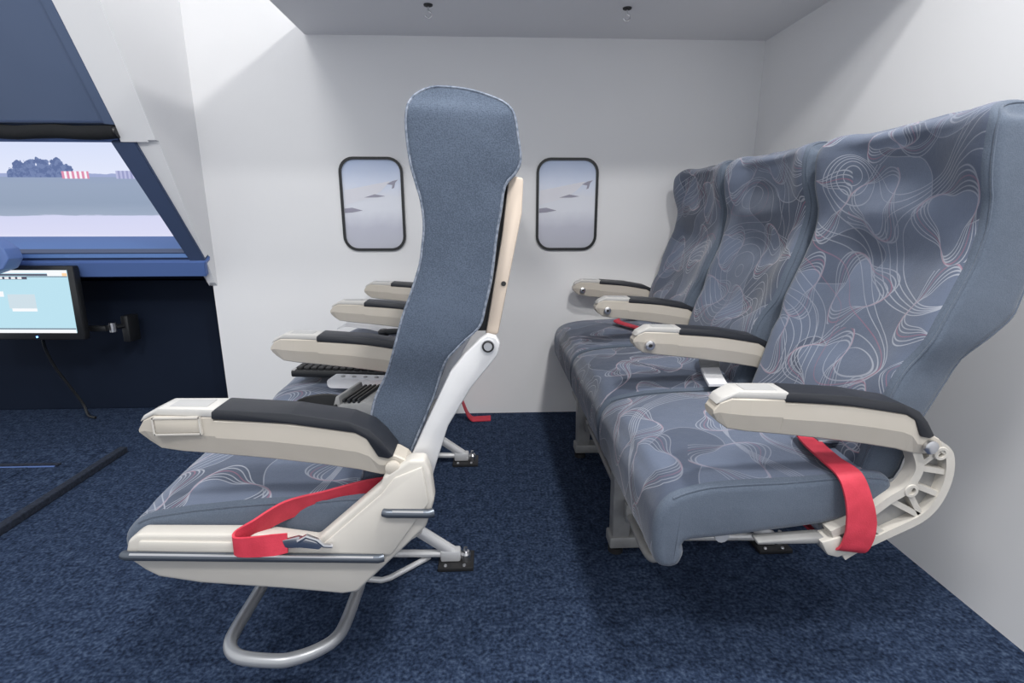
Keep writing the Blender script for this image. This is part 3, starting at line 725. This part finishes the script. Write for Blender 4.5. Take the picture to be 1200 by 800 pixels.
        link('seat_belt', sh(bm_ribbon([(-.20, 1.36, .36), (-.16, 1.44, .25), (-.12, 1.50, .08), (-.09, 1.52, .012), (-.05, 1.525, .006), (.0, 1.53, .006)], [(0, .02, 0)] * 2 + [(.0, .018, .006)] + [(0, .02, .004)] * 3, .004)), 'red_web', root, angle=1.)
    else:
        wx = Vector((.024, 0, 0))
        bel = link('seat_belt', sh(bm_ribbon([(-.268, .10, .338), (-.262, .035, .338), (-.256, .006, .346), (-.250, .000, .372), (-.250, .000, .405), (-.258, .004, .446), (-.270, .020, .486), (-.278, .065, .496), (-.275, .120, .499), (-.262, .175, .501)], [(.022, 0, -.004)] * 2 + [(.026, 0, -.004), (.027, 0, -.003), (.027, 0, 0), wx, (.021, 0, .003), (.019, -.003, 0), (.018, -.006, 0), (.018, -.006, 0)], .004)), 'red_web', root, angle=1.)
        link('buckle_tongue', sh(bm_box(-.262, -.205, .125, .165, .497, .504, .002)), 'steel', bel, angle=.4)
        link('tongue_slot', sh(bm_box(-.232, -.215, .133, .157, .5035, .505)), 'dark_metal', bel, smooth=False)
        b3 = link('seat_belt', sh(bm_ribbon([(-.255, 1.10, .496), (-.30, 1.14, .498), (-.345, 1.22, .500), (-.372, 1.30, .500), (-.35, 1.35, .503), (-.31, 1.38, .505)], [(.014, .012, 0)] * 3 + [(.016, .003, 0), (.008, .015, 0), (.006, .016, 0)], .004)), 'red_web', root, angle=1.)
        link('buckle', sh(bm_box(-.31, -.262, 1.365, 1.405, .497, .512, .004)), 'steel', b3, angle=.4)
        b2_ = link('seat_belt', sh(bm_ribbon([(-.215, .75, .50), (-.235, .72, .535), (-.262, .66, .548), (-.280, .605, .530), (-.290, .56, .512)], [(.020, .006, .006), (.022, .004, .004), (.022, .0, .003), (.022, 0, 0), (.022, 0, 0)], .004)), 'paper', root, angle=1.)
        b2_['label'] = 'white webbing strap'
        link('belt_tag', sh(bm_ribbon([(-.290, .575, .517), (-.296, .53, .502), (-.300, .49, .494)], [(.025, 0, 0)] * 3, .007)), 'white_plastic', b2_, angle=.6)
        link('tag_loop', sh(bm_ribbon([(-.284, .60, .533), (-.291, .57, .520)], [(.027, 0, 0)] * 2, .010)), 'grey_plastic', b2_, angle=.6)
    return root
seat_row((-.30, .749, 0), 'front seat row with denim side panel, beige end cover and silver floor loop', 'front')
seat_row((.595, .785, 0), 'rear seat row with swirl-patterned covers and bare metal end frame by white wall', 'rear')

# ================================================================== THINGS
mo = empty('monitor', (-1.915, 2.30, .40), 'black-framed monitor with pale blue desktop beside the console', 'monitor')
mo.rotation_euler = (math.radians(-2), 0, math.radians(-3))
link('housing', bm_box(-.24, .196, -.05, -.015, .005, .318, .006), 'black_plastic', mo, angle=.4)
link('screen', bm_box(-.222, .170, -.053, -.0495, .036, .300), 'monitor_screen', mo, smooth=False)
for nm, x0, x1, z0, z1, m in (('title_bar', -.222, .170, .288, .300, 'screen_white'), ('menu_bar', -.222, .088, .277, .285, 'screen_dark'), ('close_button', .150, .170, .276, .288, 'screen_orange'), ('banner', .088, .150, .276, .288, 'screen_white'), ('tool_bar', -.222, .00, .262, .274, 'screen_dark'), ('tool_bar', .0, .170, .272, .275, 'screen_dark'), ('task_bar', -.222, .170, .036, .050, 'screen_white'), ('task_line', -.222, .170, .052, .056, 'screen_dark'), ('dialog', -.095, .020, .140, .200, 'screen_grey'), ('dialog_base', -.085, .020, .128, .141, 'screen_white'), ('note', -.222, -.110, .190, .212, 'screen_white')):
    link(nm, bm_box(x0, x1, -.0538, -.053, z0, z1), m, mo, smooth=False)
for k in range(7):
    link('tool_icon', bm_box(-.20 + k * .027, -.183 + k * .027, -.0544, -.0538, .264, .272), 'screen_white', mo, smooth=False)
link('power_light', bm_lathe([(.001, 0), (.004, 0), (.004, -.002), (.001, -.002)], (-.005, -.05, .018), 'Y', 12), 'led_blue', mo)
mt = link('mount_arm', bm_box(.10, .235, .02, .046, .028, .052, .003), 'black_plastic', mo, angle=.4)
link('arm_joint', bm_lathe([(.001, -.02), (.014, -.02), (.014, .02), (.001, .02)], (.238, .06, .04), 'Z', 16), 'steel', mt)
link('mount_link', bm_tube([(.238, .06, .04), (.26, .12, .04)], .011, 10), 'black_plastic', mt)
link('wall_mount', bm_box(.245, .278, .10, .172, -.035, .085, .005), 'black_plastic', mo, angle=.4)
link('cable', bm_tube(smooth_open([(-.03, .0, .012), (-.045, .02, -.05), (-.045, .05, -.14), (-.02, .08, -.24), (.01, .10, -.33), (.035, .09, -.382), (.075, .08, -.390)], 5), .006, 8), 'black_plastic', mo)

# things on the front row seats
kb = empty('keyboard', (-.36, 1.445, .492), 'black computer keyboard lying on the middle front seat', 'keyboard')
kb.rotation_euler = (0, math.radians(1), math.radians(-4))
link('body', bm_box(-.18, .18, -.068, .060, 0, .020, .005), 'black_plastic', kb, angle=.5)
bm = bmesh.new()
for r_ in range(5):
    for c_ in range(17): bm_box(-.168 + c_ * .0198, -.168 + c_ * .0198 + .016, -.056 + r_ * .022, -.056 + r_ * .022 + .018, .019, .027, .002, 1, bm=bm)
ks = link('keys', bm, 'rubber', kb, smooth=False); ks['kind'] = 'stuff'
link('wrist_edge', bm_box(-.178, -.168, -.066, -.050, .012, .0215, .001), 'plate_grey', kb, smooth=False)
rc = empty('remote_control', (-.335, 1.318, .490), 'white rounded remote lying in front of the black keyboard', 'remote')
rc.rotation_euler = (0, 0, math.radians(-8))
link('case', bm_prism(rrect(0, .013, .17, .026, .011), -.022, .022, .006, 3), 'white_plastic', rc)
for k in range(4): link('button', bm_lathe([(.001, .026), (.006, .026), (.005, .0285), (.001, .0285)], (-.05 + k * .03, 0, 0), 'Z', 12), 'plate_grey', rc)
cu = empty('cup_holder', (-.388, 1.135, .490), 'open black cup holder lying on the front row between its nearest armrests', 'cup holder')
link('cup', bm_lathe([(.001, .0), (.043, 0), (.049, .024), (.052, .026), (.050, .027), (.046, .022), (.040, .004), (.001, .004)], (0, 0, 0), 'Z', 32), 'black_fabric', cu)
link('rim', bm_tube([(.0505 * math.cos(a), .0505 * math.sin(a), .025) for a in [2 * PI * k / 32 for k in range(32)]], .003, 8, closed=True), 'rubber', cu)
gt = empty('throttle_unit', (-.285, 1.150, .490), 'grey plastic controller with ribbed black strip beside the cup holder', 'controller')
gt.rotation_euler = (0, 0, math.radians(-14))
link('base', bm_prism([(-.055, 0), (.075, 0), (.075, .030), (.02, .040), (-.035, .030), (-.055, .012)], -.055, .055, .005, 2), 'grey_plastic', gt, angle=.4)
for k in range(4): link('rib', bm_box(-.030 + k * .012, -.023 + k * .012, -.054, .054, .034, .0425 + .001 * k, .002), 'black_plastic', gt, angle=.4)
link('wing_plate', bm_prism([(-.060, .012), (-.048, .046), (-.040, .046), (-.036, .012)], -.05, .062, .004), 'grey_plastic', gt, angle=.4)
ps = empty('paper_sheet', (-.44, 2.00, .496), 'crumpled white sheet on the far front seat', 'paper')
bm = bmesh.new(); N = 12
G = [[bm.verts.new((-.13 + .24 * i / N, -.07 + .15 * j / N, .012 + .012 * mnoise.noise(Vector((i * .35, j * .35, 3))) + .01 * math.sin(i * .5))) for j in range(N + 1)] for i in range(N + 1)]
for i in range(N):
    for j in range(N): bm.faces.new([G[i][j], G[i + 1][j], G[i + 1][j + 1], G[i][j + 1]])
bmesh.ops.solidify(bm, geom=bm.faces[:], thickness=.0015)
link('sheet', bm, 'paper', ps)
hs = empty('handset', (-.29, 1.88, .494), 'small black handset lying in front of the white sheet', 'handset')
link('handle', bm_tube(smooth_open([(-.10, .02, .012), (-.04, -.01, .020), (.03, -.02, .020), (.10, -.01, .012)], 5), .011, 10), 'black_plastic', hs)
for x, y in ((-.10, .02), (.10, -.01)): link('ear_piece', bm_lathe([(.001, 0), (.02, 0), (.022, .014), (.014, .022), (.001, .022)], (x, y, 0), 'Z', 16), 'black_plastic', hs)
